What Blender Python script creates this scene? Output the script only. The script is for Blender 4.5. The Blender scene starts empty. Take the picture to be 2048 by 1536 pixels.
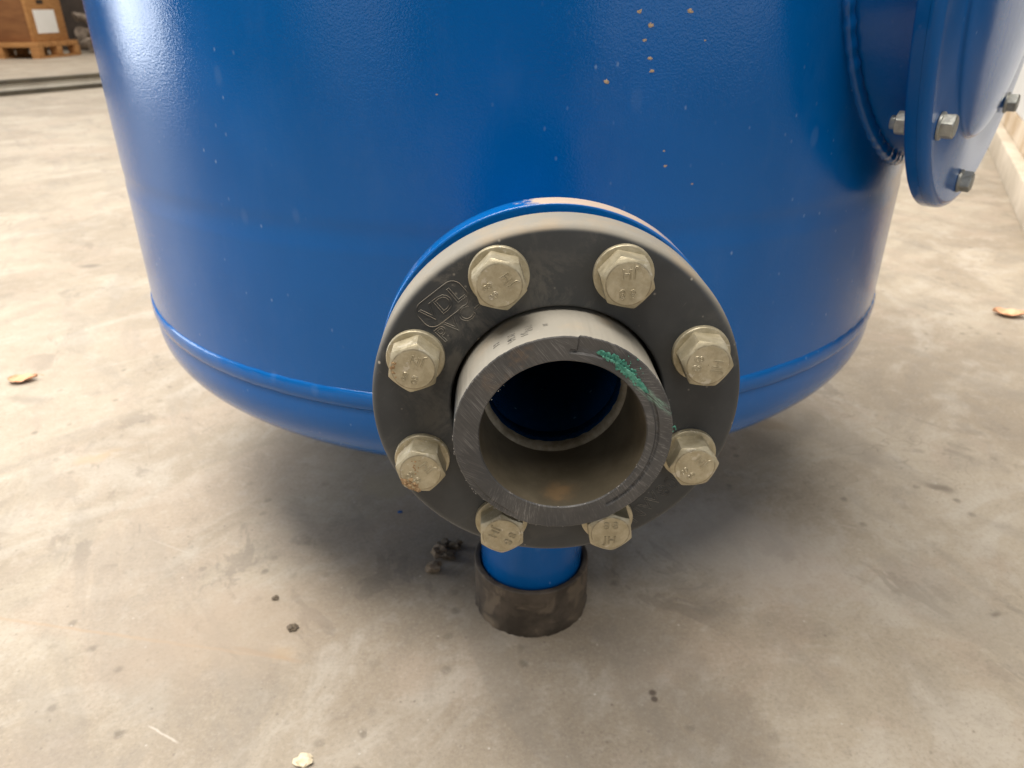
import bpy, bmesh, math, random
from mathutils import Vector, Matrix, noise
random.seed(7)
S = bpy.context.scene
C = S.collection
PI = math.pi
R_ = math.radians

# ------------------------------------------------------------------ node helper
class NT:
    def __init__(s, name):
        s.m = bpy.data.materials.new(name); s.m.use_nodes = True
        s.t = s.m.node_tree; s.t.nodes.clear()
        s.out = s.n('ShaderNodeOutputMaterial'); s.b = s.n('ShaderNodeBsdfPrincipled')
        s.l(s.b.outputs[0], s.out.inputs[0])
        s.tc = s.n('ShaderNodeTexCoord'); s.P = s.tc.outputs['Object']
    def n(s, t, **k):
        d = s.t.nodes.new(t)
        for a, v in k.items(): setattr(d, a, v)
        return d
    def l(s, a, b): s.t.links.new(a, b)
    def put(s, sock, v):
        if hasattr(v, 'is_output'): s.l(v, sock)
        else:
            if isinstance(v, (tuple, list)) and len(v) == 3 and sock.type == 'RGBA': v = (*v, 1)
            sock.default_value = v
    def map(s, scale=(1, 1, 1), rot=(0, 0, 0), loc=(0, 0, 0), src=None):
        if any(rot):   # turn first, then stretch
            e = s.n('ShaderNodeMapping'); s.l(src or s.P, e.inputs[0]); e.inputs['Rotation'].default_value = rot; src = e.outputs[0]
        d = s.n('ShaderNodeMapping'); s.l(src or s.P, d.inputs[0])
        d.inputs['Location'].default_value = loc; d.inputs['Scale'].default_value = scale
        return d.outputs[0]
    def noise(s, scale, det=4, rough=.55, src=None, dist=0.):
        d = s.n('ShaderNodeTexNoise'); s.l(src or s.P, d.inputs['Vector'])
        d.inputs['Scale'].default_value = scale; d.inputs['Detail'].default_value = det
        d.inputs['Roughness'].default_value = rough; d.inputs['Distortion'].default_value = dist
        return d.outputs[0]
    def vor(s, scale, feature='F1', src=None, rnd=1., dim='3D'):
        d = s.n('ShaderNodeTexVoronoi', feature=feature, voronoi_dimensions=dim); s.l(src or s.P, d.inputs['Vector'])
        d.inputs['Scale'].default_value = scale; d.inputs['Randomness'].default_value = rnd
        return d.outputs['Distance'], d.outputs['Color']
    def ramp(s, v, a, b, lo=0., hi=1., smooth=True):
        d = s.n('ShaderNodeMapRange', interpolation_type='SMOOTHSTEP' if smooth else 'LINEAR'); s.put(d.inputs['Value'], v)
        d.inputs['From Min'].default_value = a; d.inputs['From Max'].default_value = b
        d.inputs['To Min'].default_value = lo; d.inputs['To Max'].default_value = hi
        return d.outputs[0]
    def math(s, op, a, b=0., c=0.):
        d = s.n('ShaderNodeMath', operation=op)
        for i, v in enumerate((a, b, c)): s.put(d.inputs[i], v)
        return d.outputs[0]
    def mul(s, *v):
        r = v[0]
        for x in v[1:]: r = s.math('MULTIPLY', r, x)
        return r
    def mix(s, f, a, b):
        d = s.n('ShaderNodeMix', data_type='RGBA'); s.put(d.inputs['Factor'], f); s.put(d.inputs['A'], a) if 0 else None
        s.put(d.inputs[6], a); s.put(d.inputs[7], b)
        return d.outputs[2]
    def spot(s, p, r0, r1, wob=0., wscale=30., sc=(1, 1, 1), rot=0):
        """mask 1 within r0 of point p, 0 past r1, the edge broken up by noise"""
        d = s.n('ShaderNodeVectorMath', operation='SUBTRACT'); s.l(s.P, d.inputs[0]); d.inputs[1].default_value = p
        v = s.map(scale=sc, rot=(0, 0, rot), src=d.outputs[0]) if sc != (1, 1, 1) or rot else d.outputs[0]
        l = s.n('ShaderNodeVectorMath', operation='LENGTH'); s.l(v, l.inputs[0])
        x = l.outputs['Value']
        if wob: x = s.math('ADD', x, s.math('MULTIPLY', s.math('SUBTRACT', s.noise(wscale, 4), .5), wob))
        return s.ramp(x, r0, r1, 1, 0)
    def seg(s, p0, p1, w, wob=.0, wscale=40, fade=.2):
        """mask along the segment p0-p1 in the XY plane"""
        p0, p1 = Vector(p0), Vector(p1); L = (p1-p0).length; t = (p1-p0)/L; nn = Vector((-t.y, t.x, 0)) if abs(t.z) < 1e-6 and abs(p0.z-p1.z) < 1e-6 else Vector((-t.z, 0, t.x))
        d = s.n('ShaderNodeVectorMath', operation='SUBTRACT'); s.l(s.P, d.inputs[0]); d.inputs[1].default_value = p0
        a = s.n('ShaderNodeVectorMath', operation='DOT_PRODUCT'); s.l(d.outputs[0], a.inputs[0]); a.inputs[1].default_value = t
        b = s.n('ShaderNodeVectorMath', operation='DOT_PRODUCT'); s.l(d.outputs[0], b.inputs[0]); b.inputs[1].default_value = nn
        x = b.outputs['Value']
        if wob: x = s.math('ADD', x, s.math('MULTIPLY', s.math('SUBTRACT', s.noise(wscale, 3), .5), wob))
        x = s.math('ABSOLUTE', x)
        return s.mul(s.ramp(x, w*.4, w, 1, 0), s.ramp(a.outputs['Value'], 0, L*fade), s.ramp(a.outputs['Value'], L*(1-fade), L, 1, 0))
    def bump(s, h, strength=.3, dist=.001, prev=None):
        d = s.n('ShaderNodeBump'); s.l(h, d.inputs['Height']); d.inputs['Strength'].default_value = strength; d.inputs['Distance'].default_value = dist
        if prev: s.l(prev, d.inputs['Normal'])
        return d.outputs[0]
    def up(s):
        g = s.n('ShaderNodeNewGeometry'); x = s.n('ShaderNodeSeparateXYZ'); s.l(g.outputs['Normal'], x.inputs[0]); return x.outputs[2]
    def done(s, col, rough=.5, metal=0., nrm=None, spec=None, coat=None):
        s.put(s.b.inputs['Base Color'], col); s.put(s.b.inputs['Roughness'], rough); s.put(s.b.inputs['Metallic'], metal)
        if nrm: s.l(nrm, s.b.inputs['Normal'])
        if spec is not None: s.put(s.b.inputs['Specular IOR Level'], spec)
        if coat: s.b.inputs['Coat Weight'].default_value = coat[0]; s.b.inputs['Coat Roughness'].default_value = coat[1]
        return s.m

# ------------------------------------------------------------------ materials
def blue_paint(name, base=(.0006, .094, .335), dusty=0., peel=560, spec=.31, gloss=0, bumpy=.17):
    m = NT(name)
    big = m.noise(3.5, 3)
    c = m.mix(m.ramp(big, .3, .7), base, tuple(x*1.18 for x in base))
    # fine dust film and specks: tiny pale dots, a few short downward dashes
    film = m.mul(m.ramp(m.noise(26, 6, .7, m.map((1, 1, .45))), .45, .8), .035)
    c = m.mix(film, c, (.30, .38, .48))
    d1, k1 = m.vor(105, src=m.map((1, 1, .6)))
    sx = m.n('ShaderNodeSeparateColor'); m.l(k1, sx.inputs[0])
    spk = m.mul(m.ramp(d1, .05, .15, 1, 0), m.ramp(sx.outputs[0], .55, .75), m.ramp(m.noise(5, 2), .40, .58), m.ramp(sx.outputs[1], .2, 1, .25, 1))
    c = m.mix(m.mul(spk, .5), c, (.30, .42, .58))
    d2, k2 = m.vor(34, src=m.map((1, 1, .55)))
    sy = m.n('ShaderNodeSeparateColor'); m.l(k2, sy.inputs[0])
    blot = m.mul(m.ramp(d2, .10, .22, 1, 0), m.ramp(sy.outputs[1], .86, .9))
    c = m.mix(m.mul(blot, .07), c, (.3, .42, .58))
    rough = m.ramp(m.noise(14, 4), .3, .7, .11, .18) if not gloss else gloss
    rough = m.math('ADD', rough, m.mul(spk, .3))
    if dusty:
        du = m.mul(m.ramp(m.up(), .55, .9), m.ramp(m.math('ADD', m.noise(16, 7, .72), m.mul(m.spot((.03, -.70, .57), .0, .07), .22)), .55, .62))
        c = m.mix(m.mul(du, dusty), c, (.52, .40, .29)); rough = m.math('ADD', rough, m.mul(du, .4))
    nb = m.bump(m.noise(peel, 2, .5), bumpy, .0011)
    nb = m.bump(m.noise(70, 3, .5), .04, .002, nb)
    return m.done(c, rough, 0, nb, spec)

M = {}
M['blue'] = blue_paint('blue paint')
M['blue_shaded'] = blue_paint('blue paint with bore shade', base=(.001, .045, .14))  # tank paint darkened so the bore's shade is in its colour
M['blue_rim'] = blue_paint('blue paint with dust', dusty=.9)
M['blue_cover'] = blue_paint('blue paint satin', base=(.003, .088, .31), peel=300, spec=.14, gloss=.12, bumpy=.08)

def pvc(name, dust=.85):
    m = NT(name)
    c = m.mix(m.ramp(m.noise(22, 5, .6), .35, .7), (.029, .032, .0355), (.046, .0495, .052))
    smear = m.mul(m.ramp(m.noise(30, 8, .72, dist=.6), .49, .62), m.ramp(m.noise(9, 2), .42, .58))
    c = m.mix(m.mul(smear, .34), c, (.19, .175, .15))
    d, k = m.vor(170); sx = m.n('ShaderNodeSeparateColor'); m.l(k, sx.inputs[0])
    fleck = m.mul(m.ramp(d, .06, .2, 1, 0), m.ramp(sx.outputs[1], .93, .95))
    c = m.mix(m.mul(fleck, .8), c, (.42, .38, .32))
    scr = m.ramp(m.noise(1, 3, .6, m.map((70, 70, 1100), (0, .9, 0))), .66, .70)
    c = m.mix(m.mul(scr, m.ramp(m.noise(20, 3), .5, .6), .22), c, (.3, .28, .25))
    du = m.mul(m.ramp(m.up(), .12, .62), m.ramp(m.noise(60, 6, .7), .1, .45, .72, 1))
    c = m.mix(m.mul(du, dust), c, m.mix(m.ramp(m.noise(35, 5), .5, .75), (.285, .265, .225), (.35, .285, .205)))
    r = m.math('ADD', m.ramp(m.noise(18, 4), .3, .7, .42, .56), m.mul(du, .3))
    nb = m.bump(m.noise(300, 3), .12, .0006)
    nb = m.bump(smear, .15, .0004, nb)
    return m.done(c, r, 0, nb, .45)
M['pvc'] = pvc('grey plastic')
M['pvc_stub'] = pvc('grey plastic pipe', .9)

def cutface():
    m = NT('sawn plastic face')
    zone = m.ramp(m.noise(26, 3, dist=.5), .42, .58)
    s1 = m.noise(1, 3, .7, m.map((1900, 1, 60), (0, R_(38), 0)))
    s2 = m.noise(1, 3, .7, m.map((2200, 1, 50), (0, R_(62), 0)))
    sp = m.n('ShaderNodeSeparateXYZ'); m.l(m.P, sp.inputs[0])
    th = m.math('ARCTAN2', m.math('ADD', sp.outputs[0], .012), m.math('ADD', m.math('MULTIPLY', sp.outputs[2], -1), .03))
    cb = m.n('ShaderNodeCombineXYZ'); m.l(m.math('MULTIPLY', th, 95), cb.inputs[0])
    m.l(m.math('MULTIPLY', m.math('POWER', m.math('ADD', m.math('POWER', sp.outputs[0], 2), m.math('POWER', sp.outputs[2], 2)), .5), 130), cb.inputs[1])
    s3 = m.noise(1, 4, .75, cb.outputs[0])
    left = m.ramp(m.math('ADD', m.math('MULTIPLY', sp.outputs[0], -1), m.math('MULTIPLY', sp.outputs[2], .9)), .004, .016)
    line = m.mix(left, s3, m.mix(zone, s1, s2))
    fade = m.ramp(m.noise(45, 3), .38, .6, .25, 1)
    c = m.mix(m.ramp(m.noise(40, 4), .3, .7), (.040, .040, .042), (.072, .069, .067))
    c = m.mix(m.mul(m.ramp(line, .50, .66), fade, .55), c, (.25, .235, .225))
    br = m.mul(m.ramp(m.noise(55, 5, .65), .55, .7), m.spot((-.012, -.05, .046), .02, .05))
    c = m.mix(m.mul(br, .5), c, (.20, .125, .07))
    gs = m.seg((.030, 0, .034), (.0545, 0, .0118), .0026, .0016, 300, .15)
    c = m.mix(m.mul(gs, m.ramp(m.noise(1, 3, .7, m.map((1400, 1, 120), (0, R_(48), 0))), .42, .6), .8), c, (.20, .33, .26))
    nb = m.bump(m.mul(line, fade), .4, .0007)
    return m.done(c, m.ramp(m.noise(70, 3), .3, .7, .4, .6), 0, nb, .5)
M['cut'] = cutface()

def bore():
    m = NT('dusty pipe bore')
    c = m.mix(m.ramp(m.noise(24, 6, .65), .35, .7), (.075, .062, .041), (.13, .108, .075))
    c = m.mix(m.mul(m.spot((0, -.02, -.043), .002, .012, .014, 160), .28), c, (.34, .19, .075))
    return m.done(c, .6, 0, m.bump(m.noise(250, 4), .2, .0006), .35)
M['bore'] = bore()
def plain(name, c1, c2, scale=20, rough=.6, metal=0., bs=200, bst=.2):
    m = NT(name)
    c = m.mix(m.ramp(m.noise(scale, 6, .65), .35, .68), c1, c2)
    return m.done(c, rough, metal, m.bump(m.noise(bs, 4), bst, .001), .4)
M['gasket'] = plain('black rubber gasket', (.012, .012, .012), (.03, .028, .025))
M['lip'] = plain('dirty pale bead', (.20, .165, .11), (.38, .33, .25), 90)
M['green'] = plain('green glue residue', (.03, .17, .12), (.10, .30, .225), 400, .6)
M['fray'] = plain('plastic burr', (.20, .19, .18), (.36, .34, .32), 300, .6)

def zinc(name, tint=(.36, .315, .215), tint2=(.48, .43, .315), metal=.58, rough=.46, mud=0.):
    m = NT(name)
    oi = m.n('ShaderNodeObjectInfo'); off = m.n('ShaderNodeVectorMath', operation='ADD'); m.l(m.P, off.inputs[0])
    sc = m.n('ShaderNodeVectorMath', operation='SCALE'); m.l(oi.outputs['Location'], sc.inputs[0]); sc.inputs['Scale'].default_value = 7.; m.l(sc.outputs[0], off.inputs[1])
    src = off.outputs[0]
    c = m.mix(m.ramp(m.noise(120, 6, .7, src), .35, .68), tint, tint2)
    c = m.mix(m.mul(m.ramp(m.noise(260, 5, .7, src), .6, .75), .4), c, (.20, .165, .11))
    c = m.mix(m.mul(m.ramp(m.noise(70, 4, .6, src), .6, .72), .5), c, (.50, .42, .30))
    wx = m.mul(m.ramp(m.noise(190, 5, .75, src), .57, .62), m.ramp(m.noise(45, 2, .5, src), .48, .56)); c = m.mix(m.mul(wx, .6), c, (.62, .58, .50))
    sp = m.n('ShaderNodeSeparateXYZ'); m.l(m.P, sp.inputs[0]); rad = m.math('POWER', m.math('ADD', m.math('POWER', sp.outputs[0], 2), m.math('POWER', sp.outputs[2], 2)), .5)
    ring = m.mul(m.ramp(m.math('ABSOLUTE', m.math('SUBTRACT', rad, .01085)), .0001, .0005, 1, 0), m.ramp(m.noise(160, 4, .6, src), .35, .55), m.ramp(sp.outputs[1], -.0165, -.0145, 1, 0))
    c = m.mix(m.mul(ring, .7), c, (.11, .085, .05))
    r = m.ramp(m.noise(150, 4, .6, src), .3, .7, rough-.08, rough+.12)
    nb = m.bump(m.noise(500, 4, .6, src), .35, .0006)
    return m.done(c, r, metal, nb, .5)
M['zinc'] = zinc('dusty zinc bolt')
M['zinc_clean'] = zinc('galvanised bolt', (.28, .28, .255), (.42, .42, .385), .65, .38)
M['mud'] = plain('dried mud', (.23, .14, .07), (.42, .29, .16), 500, .9, 0, 900, .6)
M['mud_pale'] = plain('pale dried splash', (.36, .25, .155), (.50, .38, .26), 400, .9)
M['cup'] = (lambda m: m.done(m.mix(m.math('MAXIMUM', m.mul(m.spot((-.052, -.045, .004), .004, .022, .016, 90, (1, 1, 1.6)), .9), m.mul(m.ramp(m.noise(30, 4, .55, dist=.8), .54, .66), .5)), m.mix(m.ramp(m.noise(26, 6, .65), .35, .7), (.042, .032, .023), (.095, .073, .053)), (.19, .145, .10)), .62, 0, m.bump(m.noise(150, 5), .25, .001), .35))(NT('dirty black rubber'))
M['leaf'] = plain('dry leaf', (.56, .28, .15), (.70, .42, .26), 60, .7)
M['clod'] = plain('dark dirt clod', (.085, .066, .048), (.19, .15, .105), 200, .95, 0, 500, .5)
M['claylump'] = plain('pale dirt lump', (.15, .11, .075), (.25, .19, .13), 200, .95, 0, 500, .5)
M['chip'] = plain('pale stone chip', (.62, .52, .36), (.78, .68, .5), 150, .9, 0, 400, .5)
M['wood'] = (lambda m: m.done(m.mix(m.ramp(m.noise(6, 6, .6, m.map((1, 1, 8))), .3, .7), (.34, .155, .052), (.50, .26, .10)), .75, 0, m.bump(m.noise(40, 4), .2, .002), .3))(NT('brown timber'))
M['wood_shaded'] = (lambda m: m.done(m.mix(m.ramp(m.noise(3, 5, .6, m.map((1, 1, 4))), .3, .7), (.20, .085, .035), (.27, .125, .05)), .75, 0, None, .3))(NT('shaded brown timber'))  # crate wood made darker: shade of its unlit side put in as colour
M['paper'] = plain('white paper label', (.86, .85, .82), (.9, .89, .87), 4, .6)
M['steel_pale'] = plain('weathered pale steel', (.66, .62, .54), (.78, .74, .66), 5, .55)
M['steel_dark'] = plain('dark steel', (.055, .047, .035), (.09, .075, .05), 5, .7)  # dark tone for both flanges of the beam
M['scrap'] = plain('brown grey casting', (.13, .10, .075), (.32, .26, .21), 7, .7)
M['shade'] = plain('dark rack panel', (.03, .022, .018), (.06, .045, .035), 3, .8)
M['tan'] = (lambda m: m.done(m.mix(m.ramp(m.noise(3.5, 5, .6, dist=.4), .35, .66), (.42, .31, .2), (.62, .53, .42)), .85, 0, m.bump(m.noise(60, 5), .2, .002), .3))(NT('bare tan render'))
M['white'] = plain('white wall paint', (.66, .655, .64), (.71, .705, .69), 2, .7)
M['curb'] = plain('pale concrete curb', (.44, .38, .30), (.56, .49, .40), 5, .8)

def floor_mat():
    m = NT('worn concrete')
    w1 = m.map((1, 1, 1), (0, 0, .5), (3.1, 1.7, 0))
    big = m.noise(1.6, 6, .62, w1, .8)
    mid = m.noise(8.5, 9, .68, m.map((1, .55, 1), (0, 0, .75)), .9)
    fine = m.noise(34, 8, .7, dist=.3)
    c = m.mix(m.ramp(big, .40, .60), (.262, .216, .162), (.342, .292, .226))
    c = m.mix(m.mul(m.ramp(mid, .48, .66), .42), c, (.43, .395, .345))
    c = m.mix(m.mul(m.ramp(mid, .50, .36), .42), c, (.205, .175, .142))
    c = m.mix(m.mul(m.ramp(m.noise(3.2, 7, .6, m.map((1, 1, 1), loc=(7, 2, 0)), 1.2), .50, .60), .5), c, (.33, .265, .205))
    c = m.mix(m.mul(m.ramp(fine, .51, .66), .2), c, (.45, .41, .36))
    c = m.mix(m.mul(m.ramp(fine, .48, .34), .22), c, (.18, .15, .12))
    # dark pits and grime dots
    d, k = m.vor(24, dim='2D'); sx = m.n('ShaderNodeSeparateColor'); m.l(k, sx.inputs[0])
    wob = m.math('ADD', d, m.mul(m.math('SUBTRACT', m.noise(120, 4), .5), .16))
    pit = m.mul(m.ramp(wob, .04, .20, 1, 0), m.ramp(sx.outputs[0], .68, .85), m.ramp(m.noise(2.6, 3, .5, m.map(loc=(1, 5, 0))), .44, .58), m.ramp(sx.outputs[1], 0, 1, .3, 1))
    c = m.mix(m.mul(pit, .7), c, (.115, .095, .072))
    d3, k3 = m.vor(90, dim='2D'); s3 = m.n('ShaderNodeSeparateColor'); m.l(k3, s3.inputs[0])
    dot = m.mul(m.ramp(d3, .05, .22, 1, 0), m.ramp(s3.outputs[1], .955, .97), m.ramp(s3.outputs[0], 0, 1, .3, 1))
    c = m.mix(m.mul(dot, .7), c, (.15, .12, .09))
    d4, k4 = m.vor(70, src=m.map(loc=(3, 3, 3)), dim='2D'); s4 = m.n('ShaderNodeSeparateColor'); m.l(k4, s4.inputs[0])
    pale = m.mul(m.ramp(d4, .04, .13, 1, 0), m.ramp(s4.outputs[2], .972, .98))
    c = m.mix(m.mul(pale, .55, m.ramp(s4.outputs[0], 0, 1, .2, 1)), c, (.60, .56, .50))
    grain = m.noise(210, 6, .8)
    c = m.mix(m.mul(m.ramp(grain, .52, .62), .22), c, (.46, .42, .37)); c = m.mix(m.mul(m.ramp(grain, .48, .38), .30), c, (.14, .12, .10))
    stn = m.mul(m.ramp(m.noise(1, 6, .65, m.map((9, 2.6, 1), (0, 0, -.5), (4, 1, 0)), .6), .52, .62), .30)
    c = m.mix(stn, c, (.21, .185, .155))
    st2 = m.mul(m.ramp(m.noise(15, 8, .7, m.map((1, .5, 1), (0, 0, -.6), (2, 8, 0)), .7), .555, .60), m.ramp(m.noise(3.3, 3, .5, m.map(loc=(5, 5, 0))), .46, .6))
    c = m.mix(m.mul(st2, .42), c, (.155, .13, .105))
    crk = m.mul(m.ramp(m.math('ABSOLUTE', m.math('SUBTRACT', m.noise(2.1, 5, .6, m.map(loc=(9, 4, 0)), .3), .5)), .0008, .0025, 1, 0), m.ramp(m.noise(2.3, 2), .5, .62))
    c = m.mix(m.mul(crk, .35), c, (.13, .105, .08))
    # scuffs: long faint lines two ways
    for rot, lo, col, sc in ((.45, .66, (.46, .42, .37), (2.0, 60, 1)), (-.55, .66, (.44, .40, .34), (1.4, 45, 1)), (1.1, .66, (.17, .145, .12), (2.5, 50, 1))):
        ln = m.mul(m.ramp(m.noise(1, 4, .6, m.map(sc, (0, 0, rot))), lo, lo+.05), m.ramp(m.noise(3, 3, .5, m.map(loc=(rot*9, 0, 0))), .45, .6))
        c = m.mix(m.mul(ln, .32), c, col)
    # particular marks: crack with rust, dark blots, ochre scrape
    for p0, p1, w, col, a in (((-.80, -.385, 0), (-.24, -.50, 0), .003, (.36, .25, .16), .4), ((-.35, -.47, 0), (-.25, -.5, 0), .004, (.28, .19, .12), .45),
                              ((-.40, -.575, 0), (-.355, -.60, 0), .0016, (.52, .47, .41), .6), ((-.33, -.64, 0), (-.30, -.655, 0), .0014, (.52, .47, .41), .6),
                              ((-.95, -.22, 0), (-.70, -.26, 0), .008, (.22, .18, .14), .55), ((-.98, -.28, 0), (-.74, -.27, 0), .006, (.25, .2, .15), .45)):
        c = m.mix(m.mul(m.seg(p0, p1, w, .006), a), c, col)
    for p, r0, r1, w, col, a, sc, rot in (((.656, -.1855, 0), .002, .032, .045, (.13, .105, .08), .75, (1, 2.2, 1), .5), ((.459, .014, 0), .01, .05, .04, (.2, .15, .1), .7, (1, 1.6, 1), .3),
                                  ((-1.198, .99, 0), .005, .05, .03, (.13, .11, .09), .75, (1, 1.8, 1), 0), ((-.916, .156, 0), .01, .06, .04, (.20, .17, .135), .5, (1, 2.4, 1), .3),
                                  ((-.69, -.05, 0), .002, .055, .09, (.40, .28, .16), .45, (1, 2.2, 1), -.5), ((-.282, -.483, 0), .004, .025, .02, (.40, .28, .16), .4, (1, 1.5, 1), .4),
                                  ((-.35, -.45, 0), .05, .17, .12, (.32, .25, .185), .45, (1, 1.5, 1), -.3), ((.30, -.30, 0), .05, .22, .25, (.44, .40, .36), .45, (1, 1.5, 1), .6),
                                  ((-.2, -.15, 0), .02, .06, .06, (.36, .30, .2), .45, (1, 1.2, 1), .6), ((.575, -.452, 0), .001, .016, .03, (.1, .08, .06), .75, (1, 2, 1), -.4),
                                  ((.1336, -.5525, 0), .002, .006, .004, (.08, .06, .045), .9, (1, 1, 1), 0), ((.134, -.561, 0), .002, .005, .004, (.08, .06, .045), .9, (1, 1, 1), 0)):
        c = m.mix(m.mul(m.spot(p, r0, r1, w, 34, sc, rot), a), c, col)
    nb = m.bump(fine, .16, .002)
    nb = m.bump(mid, .12, .004, nb)
    nb = m.bump(m.noise(260, 4), .12, .0008, nb)
    return m.done(c, m.ramp(mid, .3, .7, .5, .66), 0, nb, .35)
M['floor'] = floor_mat()

# ------------------------------------------------------------------ mesh helpers
def link(name, verts, faces, mat, parent=None, smooth=35, loc=None, mats=None, fm=None):
    me = bpy.data.meshes.new(name); me.from_pydata([tuple(v) for v in verts], [], faces)
    bm = bmesh.new(); bm.from_mesh(me); bmesh.ops.recalc_face_normals(bm, faces=bm.faces); bm.to_mesh(me); bm.free()
    me.materials.append(mat)
    for x in mats or (): me.materials.append(x)
    if fm: me.polygons.foreach_set('material_index', fm)
    if smooth:
        me.polygons.foreach_set('use_smooth', [True]*len(me.polygons)); me.set_sharp_from_angle(angle=R_(smooth))
    o = bpy.data.objects.new(name, me); C.objects.link(o)
    if parent: o.parent = parent
    if loc: o.location = loc
    return o
def tag(o, label, cat, group=None, kind=None):
    if label: o['label'] = label
    if cat: o['category'] = cat
    if group: o['group'] = group
    if kind: o['kind'] = kind
    return o
def empty(name, loc=(0, 0, 0)):
    o = bpy.data.objects.new(name, None); C.objects.link(o); o.location = loc; o.empty_display_size = .1
    return o
def lathe(prof, frame, seg=160, closed=False, jit=None):
    """prof: (r,u) pairs; frame(r,theta,u)->point"""
    n = len(prof); V = []; Fc = []
    for i in range(seg):
        t = 2*PI*i/seg
        for j, (r, u) in enumerate(prof):
            if jit: r, u = jit(j, t, r, u)
            V.append(frame(r, t, u))
    m = n if closed else n-1
    for i in range(seg):
        k = (i+1) % seg
        for j in range(m):
            l = (j+1) % n
            Fc.append((i*n+j, k*n+j, k*n+l, i*n+l))
    return V, Fc
def frame_of(c, N, A, U):
    c, N, A, U = map(Vector, (c, N, A, U))
    return lambda r, t, u: c + A*(r*math.cos(t)) + U*(r*math.sin(t)) + N*u
def rnd(r, u, rad, a0, a1, n=5):
    """arc points of a rounded corner centred at (r,u)"""
    return [(r+rad*math.cos(R_(a0+(a1-a0)*i/n)), u+rad*math.sin(R_(a0+(a1-a0)*i/n))) for i in range(n+1)]
vertical = lambda r, t, z: Vector((r*math.cos(t), r*math.sin(t), z))
def lump(r, seed, sub=2, amp=.35, flat=1., fr=1.6):
    bm = bmesh.new(); bmesh.ops.create_icosphere(bm, subdivisions=sub, radius=1)
    for v in bm.verts:
        d = 1+amp*noise.noise(v.co*fr+Vector((seed*3.1, seed*1.7, 0)))*1.6
        v.co = v.co*d*r; v.co.z *= flat
    V = [v.co.copy() for v in bm.verts]; Fc = [[v.index for v in f.verts] for f in bm.faces]; bm.free()
    return V, Fc
def box(x0, x1, y0, y1, z0, z1):
    V = [Vector((x, y, z)) for x in (x0, x1) for y in (y0, y1) for z in (z0, z1)]
    return V, [(0, 1, 3, 2), (4, 6, 7, 5), (0, 4, 5, 1), (2, 3, 7, 6), (0, 2, 6, 4), (1, 5, 7, 3)]
def boxes(name, bl, mat, parent=None, bev=.004, xf=None):
    bm = bmesh.new()
    for b in bl:
        V, Fc = box(*b); vs = [bm.verts.new(v) for v in V]
        for f in Fc: bm.faces.new([vs[i] for i in f])
    bmesh.ops.recalc_face_normals(bm, faces=bm.faces)
    if bev: bmesh.ops.bevel(bm, geom=bm.edges[:], offset=bev, segments=2, profile=.6, affect='EDGES')
    if xf: bmesh.ops.transform(bm, matrix=xf, verts=bm.verts)
    bm.normal_update()
    V = [v.co.copy() for v in bm.verts]; Fc = [[v.index for v in f.verts] for f in bm.faces]; bm.free()
    return link(name, V, Fc, mat, parent, 30)
def merge(parts):
    V = []; Fc = []
    for v, f in parts:
        o = len(V); V += list(v); Fc += [[i+o for i in q] for q in f]
    return V, Fc
def text_mesh(body, size, bevel=.00022, outline=True, spacing=1.):
    cu = bpy.data.curves.new('t', 'FONT'); cu.body = body; cu.size = size; cu.align_x = 'CENTER'; cu.align_y = 'CENTER'
    cu.space_character = spacing; cu.resolution_u = 3
    if outline: cu.fill_mode = 'NONE'; cu.bevel_depth = bevel; cu.bevel_resolution = 1
    else: cu.extrude = bevel; cu.bevel_depth = 0
    o = bpy.data.objects.new('t', cu); C.objects.link(o)
    dg = bpy.context.evaluated_depsgraph_get(); dg.update()
    me = bpy.data.meshes.new_from_object(o.evaluated_get(dg))
    V = [Vector((v.co.x, -v.co.z, v.co.y)) for v in me.vertices]; Fc = [list(p.vertices) for p in me.polygons]
    bpy.data.objects.remove(o); bpy.data.curves.remove(cu); bpy.data.meshes.remove(me)
    return V, Fc
def xform(vf, mat): return [mat @ v for v in vf[0]], vf[1]

# ------------------------------------------------------------------ setting
L = 60
FV = [(-30, -6, 0), (30, -6, 0), (30, 50, 0), (-30, 50, 0)]
tag(link('floor', FV, [(0, 1, 2, 3)], M['floor'], smooth=0), 'worn pale concrete floor with stains and scuffs', None, kind='structure')

# wall at the right, running away from the camera
wa = Vector((1.7182, 1.2152, 0)); wb = Vector((2.6022, 2.8299, 0)); wd = (wb-wa).normalized(); wn = Vector((wd.y, -wd.x, 0))
WX = Matrix.Translation(wa) @ Matrix((( wd.x, wn.x, 0, 0), (wd.y, wn.y, 0, 0), (0, 0, 1, 0), (0, 0, 0, 1)))
wall = boxes('wall', [(-.9, 9, .055, .25, .205, 2.6)], M['white'], None, .004, WX)
tag(wall, 'white painted wall with bare tan foot and pale curb at right', 'wall')
boxes('wall_foot', [(-.9, 9, .052, .25, .0, .202)], M['tan'], wall, .003, WX)
boxes('curb', [(-.9, 9, 0, .05, 0, .105)], M['curb'], wall, .004, WX)

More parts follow.
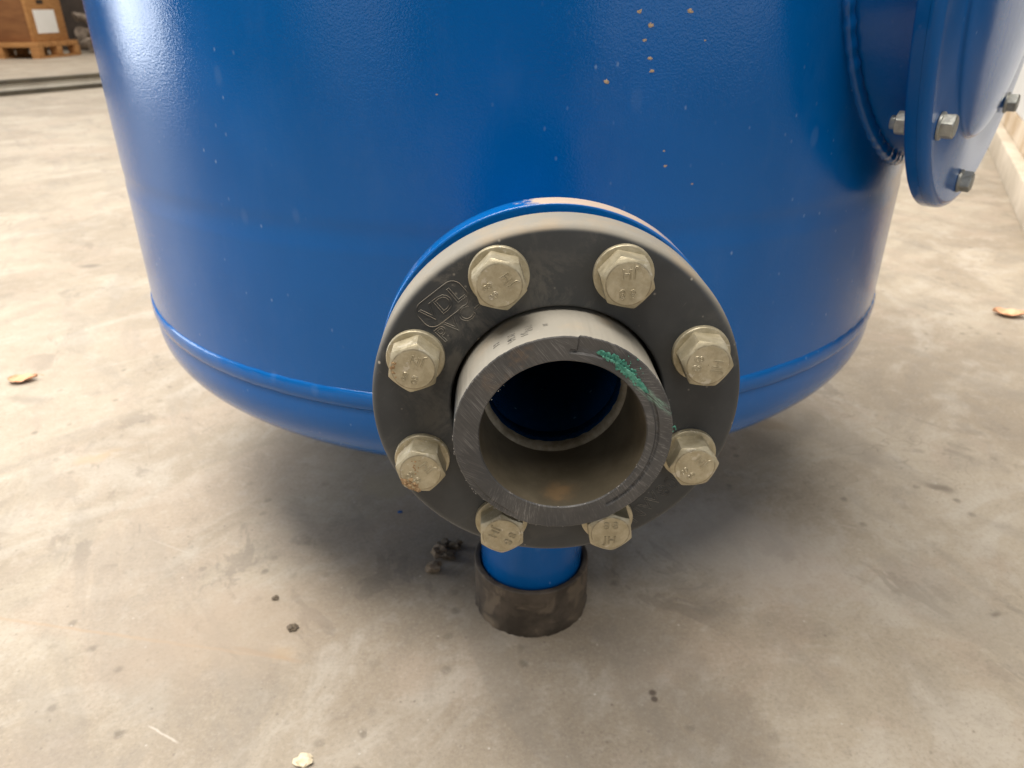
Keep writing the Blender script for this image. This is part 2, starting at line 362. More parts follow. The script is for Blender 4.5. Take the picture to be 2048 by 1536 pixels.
# steel channel lying on the floor at the left
ba = Vector((-4.2692, 5.8524, 0)); bb = Vector((-3.7857, 6.6598, 0)); bd = (bb-ba).normalized(); bn = Vector((-bd.y, bd.x, 0))
BX = Matrix.Translation(ba) @ Matrix(((bd.x, bn.x, 0, 0), (bd.y, bn.y, 0, 0), (0, 0, 1, 0), (0, 0, 0, 1)))
beam = empty('steel_beam', ba); tag(beam, 'long steel beam lying on the floor behind the tank at left', 'beam')
def bpart(n, bl, mt):
    o = boxes(n, bl, mt, None, .002, BX); o.parent = beam; o.matrix_parent_inverse = Matrix.Translation(-ba)
bpart('web', [(-2.5, 6, .03, .05, .036, .088)], M['steel_pale'])
bpart('flange', [(-2.5, 6, 0, .1, 0, .034)], M['steel_dark'])
bpart('flange', [(-2.5, 6, 0, .1, .09, .124)], M['steel_dark'])

# pallet with crate, far left
PC = Vector((-6.932, 11.53, 0)); PX = Matrix.Translation(PC) @ Matrix.Rotation(R_(-2), 4, 'Z')
pal = empty('wooden_pallet', PC); tag(pal, 'wooden pallet under the brown crate on the floor at far left', 'pallet')
def put(o, root):
    o.parent = root; o.matrix_parent_inverse = Matrix.Translation(-root.location); return o
for k in range(3): put(boxes('runner', [(-1.25+k*.56, -1.25+k*.56+.13, .0, 1.2, 0, .03)], M['wood'], None, .004, PX), pal)
for i in range(3):
    for k in range(3): put(boxes('block', [(-1.25+k*.56, -1.25+k*.56+.13, i*.53, i*.53+.14, .032, .158)], M['wood'], None, .004, PX), pal)
put(boxes('deck', [(-1.25, 0, 0+i*.245, .2+i*.245, .16, .23) for i in range(5)], M['wood'], None, .004, PX), pal)
cr = empty('wooden_crate', PC+Vector((0, 0, .232))); tag(cr, 'brown wooden crate with a white paper label standing on the pallet', 'crate')
put(boxes('side_panel', [(-1.17, -.12, .10, 1.02, .236, 1.5)], M['wood_shaded'], None, .004, PX), cr)
put(boxes('end_board', [(-.117, -.07, .075, 1.05, .236, 1.5)], M['wood'], None, .004, PX), cr)
lb = put(boxes('label', [(-.067, -.064, .22, .80, .35, .68)], M['paper'], None, 0, PX), cr)
put(boxes('hand_hole_shade', [(-.069, -.066, .38, .56, .76, .82)], M['shade'], None, .001, PX), cr)  # dark plate, no hole cut: the opening's shade is given as colour

# rack and castings beside the crate
rk = boxes('rack_panel', [(-9.2, -6.3, 14.3, 14.4, 0, 1.6)], M['shade'], None, .01)
tag(rk, 'dark panel standing behind the pile of metal castings', 'panel')
V, Fc = lathe([(.001, 0), (.05, 0), (.05, 1.5), (.001, 1.5)], lambda r, t, u: Vector((r*math.cos(t)+u*-.16, r*math.sin(t)*1, u)), 20)
pole = link('leaning_pole', V, Fc, M['scrap'], None, 40, (-6.93, 13.75, 0)); tag(pole, 'pale pole leaning over the castings beside the crate', 'pole')
def fitting(r, R0, a, loc, rz, rx):
    V = []; Fc = []; n, k = 20, 16
    for i in range(n+1):
        t = a*i/n
        for j in range(k):
            q = 2*PI*j/k; rr = r*(1.35 if i in (0, 1, n-1, n) else 1)
            V.append(Vector(((R0+rr*math.cos(q))*math.cos(t), (R0+rr*math.cos(q))*math.sin(t), rr*math.sin(q))))
    for i in range(n):
        for j in range(k): Fc.append((i*k+j, i*k+(j+1) % k, (i+1)*k+(j+1) % k, (i+1)*k+j))
    Fc += [list(range(k)), [n*k+j for j in range(k)]]
    mt = Matrix.Rotation(rz, 4, 'Z') @ Matrix.Rotation(rx, 4, 'X')
    V = [mt @ v for v in V]; zl = min(v.z for v in V)
    return link('pipe_bend', [v-Vector((0, 0, zl)) for v in V], Fc, M['scrap'], None, 40, loc)
for r, R0, loc, rz, rx, lbl in ((.09, .22, (-7.10, 13.2, 0), .3, .2, 'lowest grey pipe bend on the floor right of the pallet'), (.075, .2, (-6.95, 13.45, .20), 1.9, .1, 'middle pipe bend of the heap between crate and blue tank'),
                            (.06, .2, (-7.15, 13.5, .36), .8, 1.3, 'topmost pipe bend of the heap beside the crate')):
    tag(fitting(r, R0, PI*.6, loc, rz, rx), lbl, 'pipe bend', 'pipe bends heaped beside the crate')

# ------------------------------------------------------------------ tank
TR = .51027; ZW = .330; FZ = .47; FY = -.75984
tank = empty('pressure_tank'); tag(tank, 'large blue painted steel tank with bolted grey pipe outlet standing on the concrete floor', 'tank')
V, Fc = lathe([(TR, ZW+.004), (TR, .40)]+[(TR, .41+.004*i) for i in range(16)]+[(TR+.0002, .478), (TR-.0009, .487), (TR-.0003, .497)]+[(TR, .502+.004*i) for i in range(8)]+[(TR, .56), (TR, .8), (TR, 1.4)], vertical, 640)
Fc = [f for f in Fc if not (sum(V[i].y for i in f) < 0 and math.hypot(sum(V[i].x for i in f)/4, sum(V[i].z for i in f)/4-FZ) < .038)]
link('shell', V, Fc, M['blue'], tank, 60)
hd = [(TR-.002, ZW-.004)]+[(TR*math.cos(t)**(2/2.55), ZW-.018-.135*math.sin(t)**(2/2.55)) for t in [PI/2*i/40 for i in range(0, 41)]]
hd[-1] = (.0005, hd[-1][1])
V, Fc = lathe(hd, vertical, 320); link('bottom_head', V, Fc, M['blue'], tank, 60)
V, Fc = lathe([(TR*math.cos(t)+.0, 1.405+.16*math.sin(t)) for t in [PI/2*i/24*.9999 for i in range(25)]], vertical, 160); link('top_head', V, Fc, M['blue'], tank, 60)
def wj(j, t, r, u):
    a = noise.noise(Vector((math.cos(t)*34, math.sin(t)*34, j*.4)))
    b = noise.noise(Vector((math.cos(t)*150, math.sin(t)*150, j*2.)))
    return r+.0003*a+.0003*b, u+.0008*a+.0003*b
V, Fc = lathe([(TR-.004, ZW+.009), (TR+.0003, ZW+.0085), (TR+.0017, ZW+.006), (TR+.0025, ZW+.001), (TR+.0025, ZW-.004), (TR+.0015, ZW-.009), (TR-.0005, ZW-.012), (TR-.006, ZW-.013)], vertical, 720, jit=wj)
link('weld_seam', V, Fc, M['blue'], tank, 70)

# outlet: neck + blue flange (steel), gasket, grey plastic flange, pipe stub
OC = (0, FY, FZ); NF = frame_of(OC, (0, -1, 0), (1, 0, 0), (0, 0, 1))
def nozzle(prof, seg=192, jit=None, closed=False): return lathe(prof, NF, seg, closed, jit)
V, Fc = nozzle([(.0445, -.27), (.0445, -.054), ]); neck = link('outlet_neck', V, Fc, M['blue'], tank, 40)
V, Fc = nozzle([(.0405, -.256), (.0405, -.040)]); link('outlet_bore', V, Fc, M['blue_shaded'], tank, 40)
def saddle_weld(name, rn, off, N, T, zc, mat, rb=.007):
    V = []; Fc = []; n, k = 260, 10
    N, T = Vector(N), Vector(T); Zv = Vector((0, 0, 1))
    for i in range(n):
        t = 2*PI*i/n; a = off+rn*math.cos(t); d = math.sqrt(max(TR*TR-a*a, 0)); p = N*d+T*a+Zv*(zc+rn*math.sin(t))
        rad = (T*math.cos(t)+Zv*math.sin(t)); sn = Vector((p.x, p.y, 0)).normalized()
        w = rb*(1+.18*noise.noise(Vector((t*22, rn*9, 0)))+.12*math.sin(i*1.9))
        for j in range(k):
            q = 2*PI*j/k
            V.append(p+rad*(w*math.cos(q))+sn*(w*.8*math.sin(q)))
    for i in range(n):
        for j in range(k): Fc.append((i*k+j, ((i+1) % n)*k+j, ((i+1) % n)*k+(j+1) % k, i*k+(j+1) % k))
    return link(name, V, Fc, mat, tank, 70)
saddle_weld('outlet_weld', .0455, 0, (0, -1, 0), (1, 0, 0), FZ, M['blue'], .005)
V, Fc = nozzle([(.0405, -.040)]+rnd(.0986, -.0415, .0015, 90, 0)+rnd(.0986, -.0525, .0015, 0, -90)+[(.0445, -.054)])
link('outlet_flange', V, Fc, M['blue_rim'], tank, 35)
V, Fc = nozzle([(.043, -.0360), (.066, -.0360), (.066, -.0397), (.043, -.0397)], closed=True); link('gasket', V, Fc, M['gasket'], tank, 35)
# grey plastic ring
V, Fc = nozzle([(.0572, -.0235), (.0572, -.002)]+rnd(.0587, -.0015, .0015, 180, 90, 3)+rnd(.0950, -.0046, .0046, 90, 0, 7)+rnd(.0984, -.0223, .0012, 0, -90, 3), 256, closed=True)
ring = link('plastic_flange', V, Fc, M['pvc'], tank, 50)
def place_text(body, size, x, z, ang, bev=.00024, y=FY-.0001, outline=True, spacing=1.):
    return xform(text_mesh(body, size, bev, outline, spacing), Matrix.Translation((x, y, z)) @ Matrix.Rotation(-ang, 4, 'Y'))
def rrect(w, h, r, bev, x, z, ang):
    pts = []
    for cx, cz, a0 in ((w/2-r, h/2-r, 0), (-w/2+r, h/2-r, 90), (-w/2+r, -h/2+r, 180), (w/2-r, -h/2+r, 270)):
        for i in range(7): a = R_(a0+15*i); pts.append(Vector((cx+r*math.cos(a), 0, cz+r*math.sin(a))))
    V = []; Fc = []; n = len(pts)
    for i, p in enumerate(pts):
        t = (pts[(i+1) % n]-pts[i-1]).normalized(); nn = Vector((t.z, 0, -t.x))
        for q in range(6): a = 2*PI*q/6; V.append(p+nn*bev*math.cos(a)+Vector((0, 1, 0))*bev*math.sin(a))
    for i in range(n):
        for q in range(6): Fc.append((i*6+q, ((i+1) % n)*6+q, ((i+1) % n)*6+(q+1) % 6, i*6+(q+1) % 6))
    return xform((V, Fc), Matrix.Translation((x, FY-.0001, z)) @ Matrix.Rotation(-ang, 4, 'Y'))
a1 = R_(38); a2 = R_(42)
for nm_, lt in (('maker_mark', merge([place_text('VDL', .0128, -.0588, .5290, a1, .00028, spacing=1.0), rrect(.0275, .0150, .0055, .00028, -.0592, .5292, a1)])),
                ('material_mark', place_text('PVC-U', .0118, -.0478, .5232, a2, .00028, spacing=1.15)), ('size_mark', place_text('NW80', .0125, .0572, .4065, R_(50), .00022, spacing=1.1))):
    link(nm_, lt[0], lt[1], M['pvc'], ring, 40)

# pipe stub: collar, sawn face, bore
LS = .0331; RO = .0551; RI = .0419
def sj(j, t, r, u):
    x, z = math.cos(t), math.sin(t); d = math.degrees(t) % 360
    if u > LS-.004:
        u += .0007*x*.6 - .0006*z + .00035*noise.noise(Vector((x*3, z*3, 5)))
        if r > RO-.0012: r += -.0002+(.00035*noise.noise(Vector((x*23, z*23, 0)))+.0003*noise.noise(Vector((x*61, z*61, 3))))*(.5+.9*abs(noise.noise(Vector((x*2.3, z*2.3, 8)))))
        if 84 > d > 12 and r > .0478: u -= .0013*min(1, (d-12)/30)
        if r > RO-.004 and 200 < d < 250: u -= .0009*math.sin((d-200)/50*PI)
    return r, u
V, Fc = nozzle([(.0655, -.0355), (.0655, -.0240), (.0562, -.0236), (.0553, -.010), (RO, 0), (RO, LS-.002), (RO, LS-.0004)], 360, sj)
stub = link('pipe_stub', V, Fc, M['pvc_stub'], tank, 45)
V, Fc = nozzle([(RO, LS-.0004), (RO-.0006, LS)]+[(RO-.0006-(RO-RI-.0012)*i/14, LS) for i in range(1, 15)]+[(RI, LS-.0008)], 360, sj)
# seam between collar and inner pipe where the glue line opened
gv = [v.copy() for v in V]; np_ = len(V)//360
for i in range(360):
    d = i
    if d > 300 or d < 88:
        for j in range(np_):
            p = V[i*np_+j]; rr = math.hypot(p.x, p.z-FZ)
            if abs(rr-.0472) < .00046: V[i*np_+j] = p+Vector((0, .0011*(1+.6*noise.noise(Vector((d*.35, 0, 0)))), 0))
cut = link('sawn_face', V, Fc, M['cut'], stub, 25, OC)
cut.data.transform(Matrix.Translation(-Vector(OC)))
V, Fc = nozzle([(RI, LS-.0008), (RI, .02), (RI-.0005, -.0215)], 160, sj); bo = link('bore', V, Fc, M['bore'], stub, 45, OC); bo.data.transform(Matrix.Translation(-Vector(OC)))
def lj(j, t, r, u): return r+.0006*noise.noise(Vector((math.cos(t)*9, math.sin(t)*9, j))), u+.0005*noise.noise(Vector((math.cos(t)*12, math.sin(t)*12, j+4)))
V, Fc = nozzle([(RI+.0002, -.0205), (RI-.0012, -.0205), (RI-.0024, -.0218), (RI-.003, -.0235), (RI-.003, -.0275)], 160, lj); link('bore_lip', V, Fc, M['lip'], stub, 60)
# inside of the stub up to the steel bore
V, Fc = nozzle([(RI-.003, -.0275), (RI-.0026, -.0395), (.0406, -.0402)], 120); link('inner_throat', V, Fc, M['blue_shaded'], stub, 60)
# burrs along the sawn edges
bl = []
for i in range(70):
    inner = random.random() < .3
    d = random.uniform(195, 330) if not inner else random.uniform(230, 340)
    if random.random() < .3: d = random.uniform(130, 200)
    t = R_(d); r = (RI+random.uniform(-.0002, .0004)) if inner else (RO+random.uniform(-.0004, .0002))
    p = NF(r, t, LS+random.uniform(-.0004, .0004)); v, f = lump(random.uniform(.0001, .00026), i, 1, .6)
    s = random.uniform(1, 3.6); bl.append(([Matrix.Rotation(-t, 3, 'Y') @ Vector((q.x, q.y, q.z*s))+p for q in v], f))
v, f = merge(bl); link('burrs', v, f, M['fray'], stub, 40)
# green residue along a chord of the sawn face
gl = []; pts = [(.0160, .0462), (.0235, .0425), (.0295, .0370), (.0345, .0315), (.0400, .0262), (.0468, .0198), (.0530, .0125)]
for i in range(620):
    q = random.random()**1.15*(len(pts)-1.001); k = int(q); fr = q-k
    x = pts[k][0]+(pts[k+1][0]-pts[k][0])*fr; z = pts[k][1]+(pts[k+1][1]-pts[k][1])*fr
    w = (.0023 if q < 3.6 else .0011)*(.35+.65*min(1, q/1.2)); o = random.gauss(0, .45)*w; x += .7*o; z += .7*o
    rr = math.hypot(x, z)
    if rr > RO-.0002 or rr < RI+.0004: continue
    low = 84 > math.degrees(math.atan2(z, x)) > 12 and rr > .0478
    v, f = lump(random.uniform(.0003, .00085)*(1 if q < 4 else .6), i, 1, .55, 1)
    rot = Matrix.Rotation(R_(45), 3, 'Y'); el = random.uniform(1.2, 3) if q > 3.2 else random.uniform(.8, 1.6)
    p = Vector((x, -(LS-(.0013 if low else 0)), z))+Vector((0, .0001, 0))
    gl.append(([rot @ Vector((a.x*el, a.y*.45, a.z))+p+Vector(OC) for a in v], f))
g2 = []
for i in range(26):
    x, z = random.gauss(.001, .0035), -.0432-abs(random.gauss(0, .0016))
    v, f = lump(random.uniform(.00012, .0003), i, 1, .6); p = Vector((x, -LS, z))+Vector(OC); g2.append(([a+p for a in v], f))
v, f = merge(g2); link('glue_residue', v, f, M['green'], stub, 50)
for i in range(40):
    x, z = (.0549+random.gauss(0, .0009), .004+random.gauss(0, .0013)) if i < 26 else (random.uniform(.03, .045), random.uniform(.028, .044))
    if i >= 26 and not RI+.004 < math.hypot(x, z) < RO: continue
    v, f = lump(random.uniform(.0002, .00045), i, 1, .6); p = Vector((x, -LS+(.0012 if i >= 26 else 0), z))+Vector(OC); gl.append(([a+p for a in v], f))
v, f = merge(gl); link('glue_residue', v, f, M['green'], stub, 50)
# raised marks on the top of the stub
mk = []
for body, sz, d, u in (('H', .0050, 126, .018), ('VDL', .0060, 117, .0195), ('16', .0050, 110, .022), ('PN', .0050, 107.5, .0165), ('16', .0032, 99, .017)):
    t = R_(d); nrm = Vector((math.cos(t), 0, math.sin(t))); base = NF(RO+.00002, t, u)
    tv, tf = text_mesh(body, sz, .00016, True)
    ax = Vector((0, 1, 0)); ayv = nrm.cross(ax)   # letters run towards the flange
    mk.append(([base+ax*q.x+(ayv*q.z)+nrm*(-q.y) for q in tv], tf))
v, f = merge(mk); link('moulded_mark', v, f, M['pvc_stub'], stub, 40)

# ------------------------------------------------------------------ bolts
LF = frame_of((0, 0, 0), (0, -1, 0), (1, 0, 0), (0, 0, 1))
def hex_head(af, h, hole=False, back=False, seg=12, u0=.003):
    apo = af/2; rc = apo*.905; rows = []; n = 6*seg
    V = []; Fc = []
    for i in range(n):
        t = 2*PI*i/n; a = (t % (PI/3))-PI/6; rho = apo/math.cos(a)
        if rho > apo/math.cos(PI/6)*.985: rho = apo/math.cos(PI/6)*.985
        top = h-max(0, rho-rc)*math.tan(R_(30))
        for r, u in ((rho, 0), (rho, top-.0002), (rho-.0002, top), (rc, h-.0001), (rc-.0003, h), (rc-.0008, h), (rc*.5, h), (.0002, h)):
            V.append(LF(r, t, u0+u))
    k = 8
    for i in range(n):
        for j in range(k-1): Fc.append((i*k+j, ((i+1) % n)*k+j, ((i+1) % n)*k+j+1, i*k+j+1))
    return V, Fc
def washer_mesh(r=.0152, th=.003):
    return lathe([(.008, 0), (r, 0)]+rnd(r-.0006, th-.0006, .0006, 0, 90, 3)+[(.008, th)], LF, 72)
def shank_mesh(l): return lathe([(.0001, .002), (.0078, .002), (.0078, -l), (.0001, -l)], LF, 24)
stamp = merge([place_text('8 8', .0066, 0, .0050, 0, .0003, -.01605, True, 1.0), place_text('JH', .0070, 0, -.0050, 0, .0003, -.01605, True, 1.1)])
def make_bolt(parent, mat, l=.072, stamped=True):
    v, f = hex_head(.024, .0130); b = link('bolt', v, f, mat, parent, 28)
    v, f = washer_mesh(); link('washer', v, f, mat, b, 40)
    v, f = shank_mesh(l); link('shank', v, f, mat, b, 40)
    if stamped: link('stamp', stamp[0], stamp[1], mat, b, 40)
    return b
def copy_part(o, parent):
    c = o.copy(); C.objects.link(c); c.parent = parent
    for ch in o.children:
        d = ch.copy(); C.objects.link(d); d.parent = c
    return c
def mud_on(b, spots, seed):
    parts = []
    for i, (x, z, r, y) in enumerate(spots):
        v, f = lump(r, seed+i, 2, .5, 1, 2.2); parts.append(([Vector((q.x+x, q.y*.55+y, q.z+z)) for q in v], f))
    v, f = merge(parts); return link('dried_mud', v, f, M['mud'], b, 50)
#          flange angle, hexagon turn, stamp turn
BO = [(112.5, 46.6, 124), (67.5, 47, 180), (157.5, 19.5, 156), (22.5, 54, 81), (202.5, 47, 130), (-22.5, 6, 138), (247.5, 30, 242), (-67.5, 38.6, 0)]
b0 = make_bolt(tank, M['zinc']); bolts = []
for i, (a, hx, st) in enumerate(BO):
    b = b0 if i == 0 else copy_part(b0, tank)
    rr = .0803; b.location = (rr*math.cos(R_(a)), FY+.0002, FZ+rr*math.sin(R_(a))); b.rotation_euler = (0, -R_(hx), 0)
    for ch in b.children:
        if ch.name.startswith('stamp'): ch.rotation_euler = (0, R_(hx)-R_(st), 0)
    bolts.append(b)
random.seed(3)
def rotpt(x, z, hx):
    a = R_(-hx); return x*math.cos(a)-z*math.sin(a), x*math.sin(a)+z*math.cos(a)
sp = []
for i in range(26):
    t = random.uniform(3.5, 4.6); r = random.uniform(.0068, .0118); x, z = rotpt(r*math.cos(t), r*math.sin(t), 47); sp.append((x, z, random.uniform(.0005, .0016), -.0158+max(0, r-.0112)*1.2))
for i in range(10):
    x, z = rotpt(random.gauss(-.002, .0016), random.uniform(-.001, .008), 47); sp.append((x, z, random.uniform(.0003, .0006), -.0159))
mud_on(bolts[4], sp, 11)
sp = []
for i in range(16):
    t = random.uniform(2.75, 3.6); r = random.uniform(.0092, .0116); x, z = rotpt(r*math.cos(t), r*math.sin(t), 19.5); sp.append((x, z, random.uniform(.0003, .0009), -.0159))
mud_on(bolts[2], sp, 70)
bolts[4]['label'] = 'bolt with crumbs of dried mud on its head'
bolts[2]['label'] = 'bolt with a rusty brown smear on its left edge'

# legs
def leg(x, y, first=None):
    V, Fc = lathe([(.0001, .012), (.058, .012), (.0603, .016), (.0603, .26), (.0001, .26)], lambda r, t, z: Vector((r*math.cos(t), r*math.sin(t), z)), 96)
    o = link('leg', V, Fc, M['blue'], tank, 40, (x, y, 0))
    def cj(j, t, r, u):
        if u < .0045: r += .0032*max(0, noise.noise(Vector((math.cos(t)*5, math.sin(t)*5, 2))))+.0016*noise.noise(Vector((math.cos(t)*18, math.sin(t)*18, 2)))
        return r, u+(.0006*noise.noise(Vector((math.cos(t)*5, math.sin(t)*5, 7))) if u > .05 else 0)
    V, Fc = lathe([(.0001, .001), (.0695, .0005), (.0700, .004), (.0692, .008)]+rnd(.0678, .0655, .0017, 0, 90, 4)+rnd(.0640, .0655, .0017, 90, 180, 4)+[(.0622, .014), (.0001, .0115)], vertical, 128, jit=cj)
    link('rubber_foot', V, Fc, M['cup'], o, 40)
    return o
l0 = leg(.0095, -.4005)
for x, y in ((.346, .2), (-.346, .2)):
    c = copy_part(l0, tank); c.location = (x, y, 0)

# manhole at the right
az = .8453; N = Vector((math.sin(az), -math.cos(az), 0)); T = Vector((math.cos(az), math.sin(az), 0)); Zv = Vector((0, 0, 1))
MO = .0439; MD = .5685; MZ = .7296; MR = .2532; MN = .2063; MP = .2274; MB = -2.3809
MF = frame_of(T*MO+Zv*MZ, N, T, Zv)
V, Fc = lathe([(MN, .40), (MN, MD-.0195)], MF, 200); link('manhole_neck', V, Fc, M['blue'], tank, 40)
saddle_weld('manhole_weld', MN+.003, MO, N, T, MZ, M['blue'], .008)
V, Fc = lathe([(MN-.01, MD-.0095)]+[(MR-.0001, MD-.0096)]+rnd(MR-.002, MD-.0175, .002, 0, -90, 4)+[(MN-.01, MD-.0195)], MF, 256, closed=True)
link('manhole_flange', V, Fc, M['blue_cover'], tank, 40)
DR = .184; DH = .012
dome = [(DR-.001+.004*(1-i/5)*.8, MD+.0004*i) for i in range(0)]
cov = [(.0005, MD-.0094), (MR-.0001, MD-.0094)]+rnd(MR-.0082, MD-.0082, .0080, 0, 90, 10)+[(DR+.002, MD-.0002)]+[(DR+.002-.002*math.sin(R_(a)), MD+.002-.002*math.cos(R_(a))) for a in (25, 50, 75)]
r0, u0 = cov[-1]
cov += [(r0*math.cos(t)**.62, u0+DH*math.sin(t)**.85) for t in [PI/2*i/30 for i in range(1, 30)]]+[(.0005, u0+DH)]
V, Fc = lathe(cov, MF, 256); cover = link('manhole_cover', V, Fc, M['blue_cover'], tank, 38)
c0 = make_bolt(tank, M['zinc_clean'], .026, False); c0.name = 'cover_bolt'
v, f = hex_head(.024, .012, u0=0); v2, f2 = lathe([(.0001, .018), (.0072, .018), (.0076, .017), (.0076, .01)], LF, 24)
v, f = merge([(v, f), (v2, f2)]); nut = link('nut', [Vector((q.x, -q.y+.033, q.z)) for q in v], f, M['zinc_clean'], c0, 28)
mrot = Matrix((T, -N, Zv)).transposed().to_4x4()
for k in range(8):
    b = c0 if k == 0 else copy_part(c0, tank)
    t = MB+k*PI/4; p = MF(MP, t, MD+.0003)
    b.matrix_world = Matrix.Translation(p) @ mrot @ Matrix.Rotation(R_(17+k*23), 4, 'Y') @ Matrix.Scale(.76, 4)

# dried mud specks stuck on the shell
random.seed(9)
MS = [(-81.21, .6594, .0028), (-80.16, .6504, .0034), (-76.75, .6593, .003), (-80.64, .6403, .0021), (-80.02, .6276, .0022), (-79.75, .6188, .0028), (-83.75, .612, .0031),
      (-78.0, .5592, .0013), (-77.72, .5473, .0018), (-74.83, .5315, .0014), (-98.33, .6031, .0013), (-75.06, .6395, .0011)]
for i, (a, z, r) in enumerate(MS):
    v, f = lump(r*.64, i*1.3, 2, .6, .72); a = R_(a); n = Vector((math.cos(a), math.sin(a), 0)); t = Vector((-n.y, n.x, 0))
    link('mud_speck', [t*q.x*1.1+Vector((0, 0, q.z))+n*q.y*.16 for q in v], f, M['mud_pale'], tank, 50, n*TR+Vector((0, 0, z)))

# ------------------------------------------------------------------ bits lying on the floor
def bit(name, loc, r, seed, mat, label, cat, flat=.7, group=None, sub=2):
    v, f = lump(r, seed, sub, .55, flat, 1.9); zl = min(q.z for q in v)
    o = link(name, [Vector((q.x*1.15, q.y*.95, (q.z-zl)*.8)) for q in v], f, mat, None, 30, (loc[0], loc[1], -.0006)); return tag(o, label, cat, group)
bit('dirt_clod', (-.1045, -.300), .0075, 1, M['clod'], 'dark dirt clod, farthest of the cluster left of the blue leg', 'dirt clod', .8, 'dirt clods left of the blue leg')
bit('dirt_clod', (-.0885, -.303), .0085, 2, M['clod'], 'dark dirt clod of the cluster nearest to the blue leg', 'dirt clod', .8, 'dirt clods left of the blue leg')
bit('dirt_clod', (-.1105, -.316), .0095, 3, M['claylump'], 'brown dirt clod at the left end of the cluster beside the leg', 'dirt clod', .75, 'dirt clods left of the blue leg')
bit('dirt_clod', (-.0975, -.325), .0085, 4, M['clod'], 'dark dirt clod at the near end of the cluster beside the leg', 'dirt clod', .8, 'dirt clods left of the blue leg')
bit('dirt_clod', (-.1165, -.349), .0090, 5, M['claylump'], 'single brown clod lying just in front of the clod cluster', 'dirt clod', .85, 'dirt clods left of the blue leg')
bit('dirt_crumb', (-.2788, -.447), .0055, 6, M['clod'], 'larger of two dark crumbs on the open floor at lower left', 'dirt crumb', .7)
bit('dirt_crumb', (-.3116, -.3946), .0036, 7, M['clod'], 'smaller dark crumb on the floor behind the larger one', 'dirt crumb', .7)
bit('stone_chip', (-.2275, -.6246), .0085, 8, M['chip'], 'pale stone chip on the floor at the bottom of the photo', 'stone chip', .5)
bit('paint_flake', (-.1741, -.2199), .003, 9, M['blue'], 'tiny blue paint flake on the shaded floor below the tank', 'paint flake', .3)
def leaf(loc, rz, ln, wd_, label, curl):
    V = []; Fc = []; n, k = 14, 6
    for i in range(n+1):
        s = i/n; w = wd_*math.sin(PI*min(1, s*1.02+.01))**.75*(1-.35*s)
        for j in range(k+1):
            q = j/k*2-1
            V.append(Vector(((s-.5)*ln, q*w, .002+curl*(q*q)*.6+curl*abs(s-.4)**1.5*1.6+.0012*math.sin(s*17+q*5))))
    m_ = (n+1)*(k+1)
    for i in range(n):
        for j in range(k): Fc.append((i*(k+1)+j, (i+1)*(k+1)+j, (i+1)*(k+1)+j+1, i*(k+1)+j+1))
    top = [v+Vector((0, 0, .0006)) for v in V]
    allv = V+top; F2 = Fc+[[q+m_ for q in f] for f in Fc]
    lf = link('leaf', allv, F2, M['leaf'], None, 60, (loc[0], loc[1], 0)); lf.rotation_euler = (0, 0, rz)
    sv, sf = lathe([(.0003, 0), (.0008, 0), (.0008, ln*.3), (.0003, ln*.3)], lambda r, t, u: Vector((ln*.5-.004+u, r*math.cos(t), .006+curl+r*math.sin(t)-u*.25)), 8)
    link('stem', sv, sf, M['leaf'], lf, 40)
    return tag(lf, label, 'leaf')
leaf((1.215, .511), -.5, .075, .028, 'dry orange leaf on the floor right of the blue tank', .012)
leaf((-.9726, .2385), .15, .055, .022, 'small dry orange leaf on the floor left of the blue tank', .008)

# ------------------------------------------------------------------ light
W = bpy.data.worlds.new('World'); S.world = W; W.use_nodes = True
nt = W.node_tree; bg = nt.nodes['Background']
tc = nt.nodes.new('ShaderNodeTexCoord'); sep = nt.nodes.new('ShaderNodeSeparateXYZ'); nt.links.new(tc.outputs['Generated'], sep.inputs[0])
rp = nt.nodes.new('ShaderNodeValToRGB'); mr = nt.nodes.new('ShaderNodeMapRange'); nt.links.new(sep.outputs[2], mr.inputs[0]); mr.inputs[1].default_value = -1; mr.inputs[2].default_value = 1
nt.links.new(mr.outputs[0], rp.inputs[0])
e = rp.color_ramp.elements; e[0].position = .45; e[0].color = (.26, .212, .16, 1); e[1].position = .9; e[1].color = (.76, .69, .58, 1)
fr = nt.nodes.new('ShaderNodeMapRange'); nt.links.new(sep.outputs[1], fr.inputs[0]); fr.inputs[1].default_value = -.95; fr.inputs[2].default_value = -.2; fr.inputs[3].default_value = .7; fr.inputs[4].default_value = 1
mm = nt.nodes.new('ShaderNodeMath'); mm.operation = 'MULTIPLY'; nt.links.new(fr.outputs[0], mm.inputs[0]); mm.inputs[1].default_value = .34
nt.links.new(rp.outputs[0], bg.inputs[0]); nt.links.new(mm.outputs[0], bg.inputs[1])
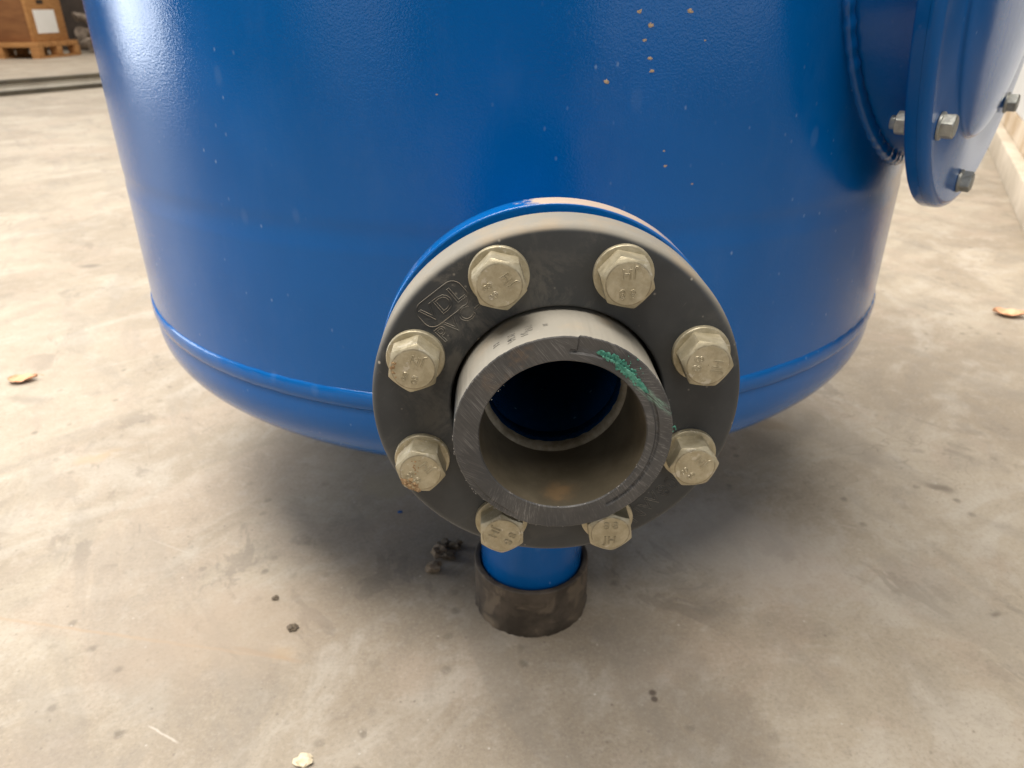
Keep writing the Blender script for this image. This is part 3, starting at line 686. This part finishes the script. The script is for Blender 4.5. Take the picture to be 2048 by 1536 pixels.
def area(name, loc, target, sx, sy, power, col=(1, .93, .82)):
    l = bpy.data.lights.new(name, 'AREA'); l.shape = 'RECTANGLE'; l.size = sx; l.size_y = sy; l.energy = power; l.color = col
    o = bpy.data.objects.new(name, l); C.objects.link(o); o.location = loc
    o.rotation_euler = (Vector(target)-Vector(loc)).to_track_quat('-Z', 'Y').to_euler(); return o
COOL = (.84, .91, 1.)
area('skylight', (-1.2, 2.4, 6.0), (-.3, 1.0, 0), 6.5, 5, 720, (1, .955, .885))
area('far_fill', (-6.0, 9.5, 6.0), (-6, 9.5, 0), 6, 6, 700, (1, .955, .885))  # second lamp added as fill for the far floor and crate
area('doorway', (-8.3, 1.9, 1.75), (-.4, -.3, .6), 3.2, 3.2, 330, COOL)
area('roof_light', (-.9, -1.3, 5.5), (-.2, -.7, .3), 4.5, 1.8, 450, (1, .94, .85))
area('reflection_fill', (-4.0, -5.1, 1.8), (-.1, -.5, .6), 2.6, 2.8, 32, COOL)  # lamp added to make the left reflection band on the tank
area('reflection_fill', (4.0, -5.1, 1.8), (.1, -.5, .6), 5.4, 2.8, 70, COOL)  # lamp added to make the wider right reflection band

# ------------------------------------------------------------------ camera
cam = bpy.data.cameras.new('camera'); co = bpy.data.objects.new('camera', cam); C.objects.link(co); S.camera = co
cam.sensor_width = 36; cam.lens = 36*1470.888/2048; cam.clip_start = .02; cam.clip_end = 200
yaw, pit, rol = .02997, -.47042, -.00224
f = Vector((math.sin(yaw)*math.cos(pit), math.cos(yaw)*math.cos(pit), math.sin(pit))); r = Vector((math.cos(yaw), -math.sin(yaw), 0)); u = r.cross(f)
r2 = r*math.cos(rol)+u*math.sin(rol); u2 = u*math.cos(rol)-r*math.sin(rol)
co.matrix_world = Matrix(((r2.x, u2.x, -f.x, -.03483), (r2.y, u2.y, -f.y, -1.10722), (r2.z, u2.z, -f.z, .66052), (0, 0, 0, 1)))
cam.dof.use_dof = True; cam.dof.focus_distance = .375; cam.dof.aperture_fstop = 15

vs = S.view_settings; vs.view_transform = 'Standard'; vs.look = 'None'; vs.exposure = 0; vs.gamma = 1; vs.use_curve_mapping = False
S.render.engine = 'CYCLES'; S.cycles.max_bounces = 8
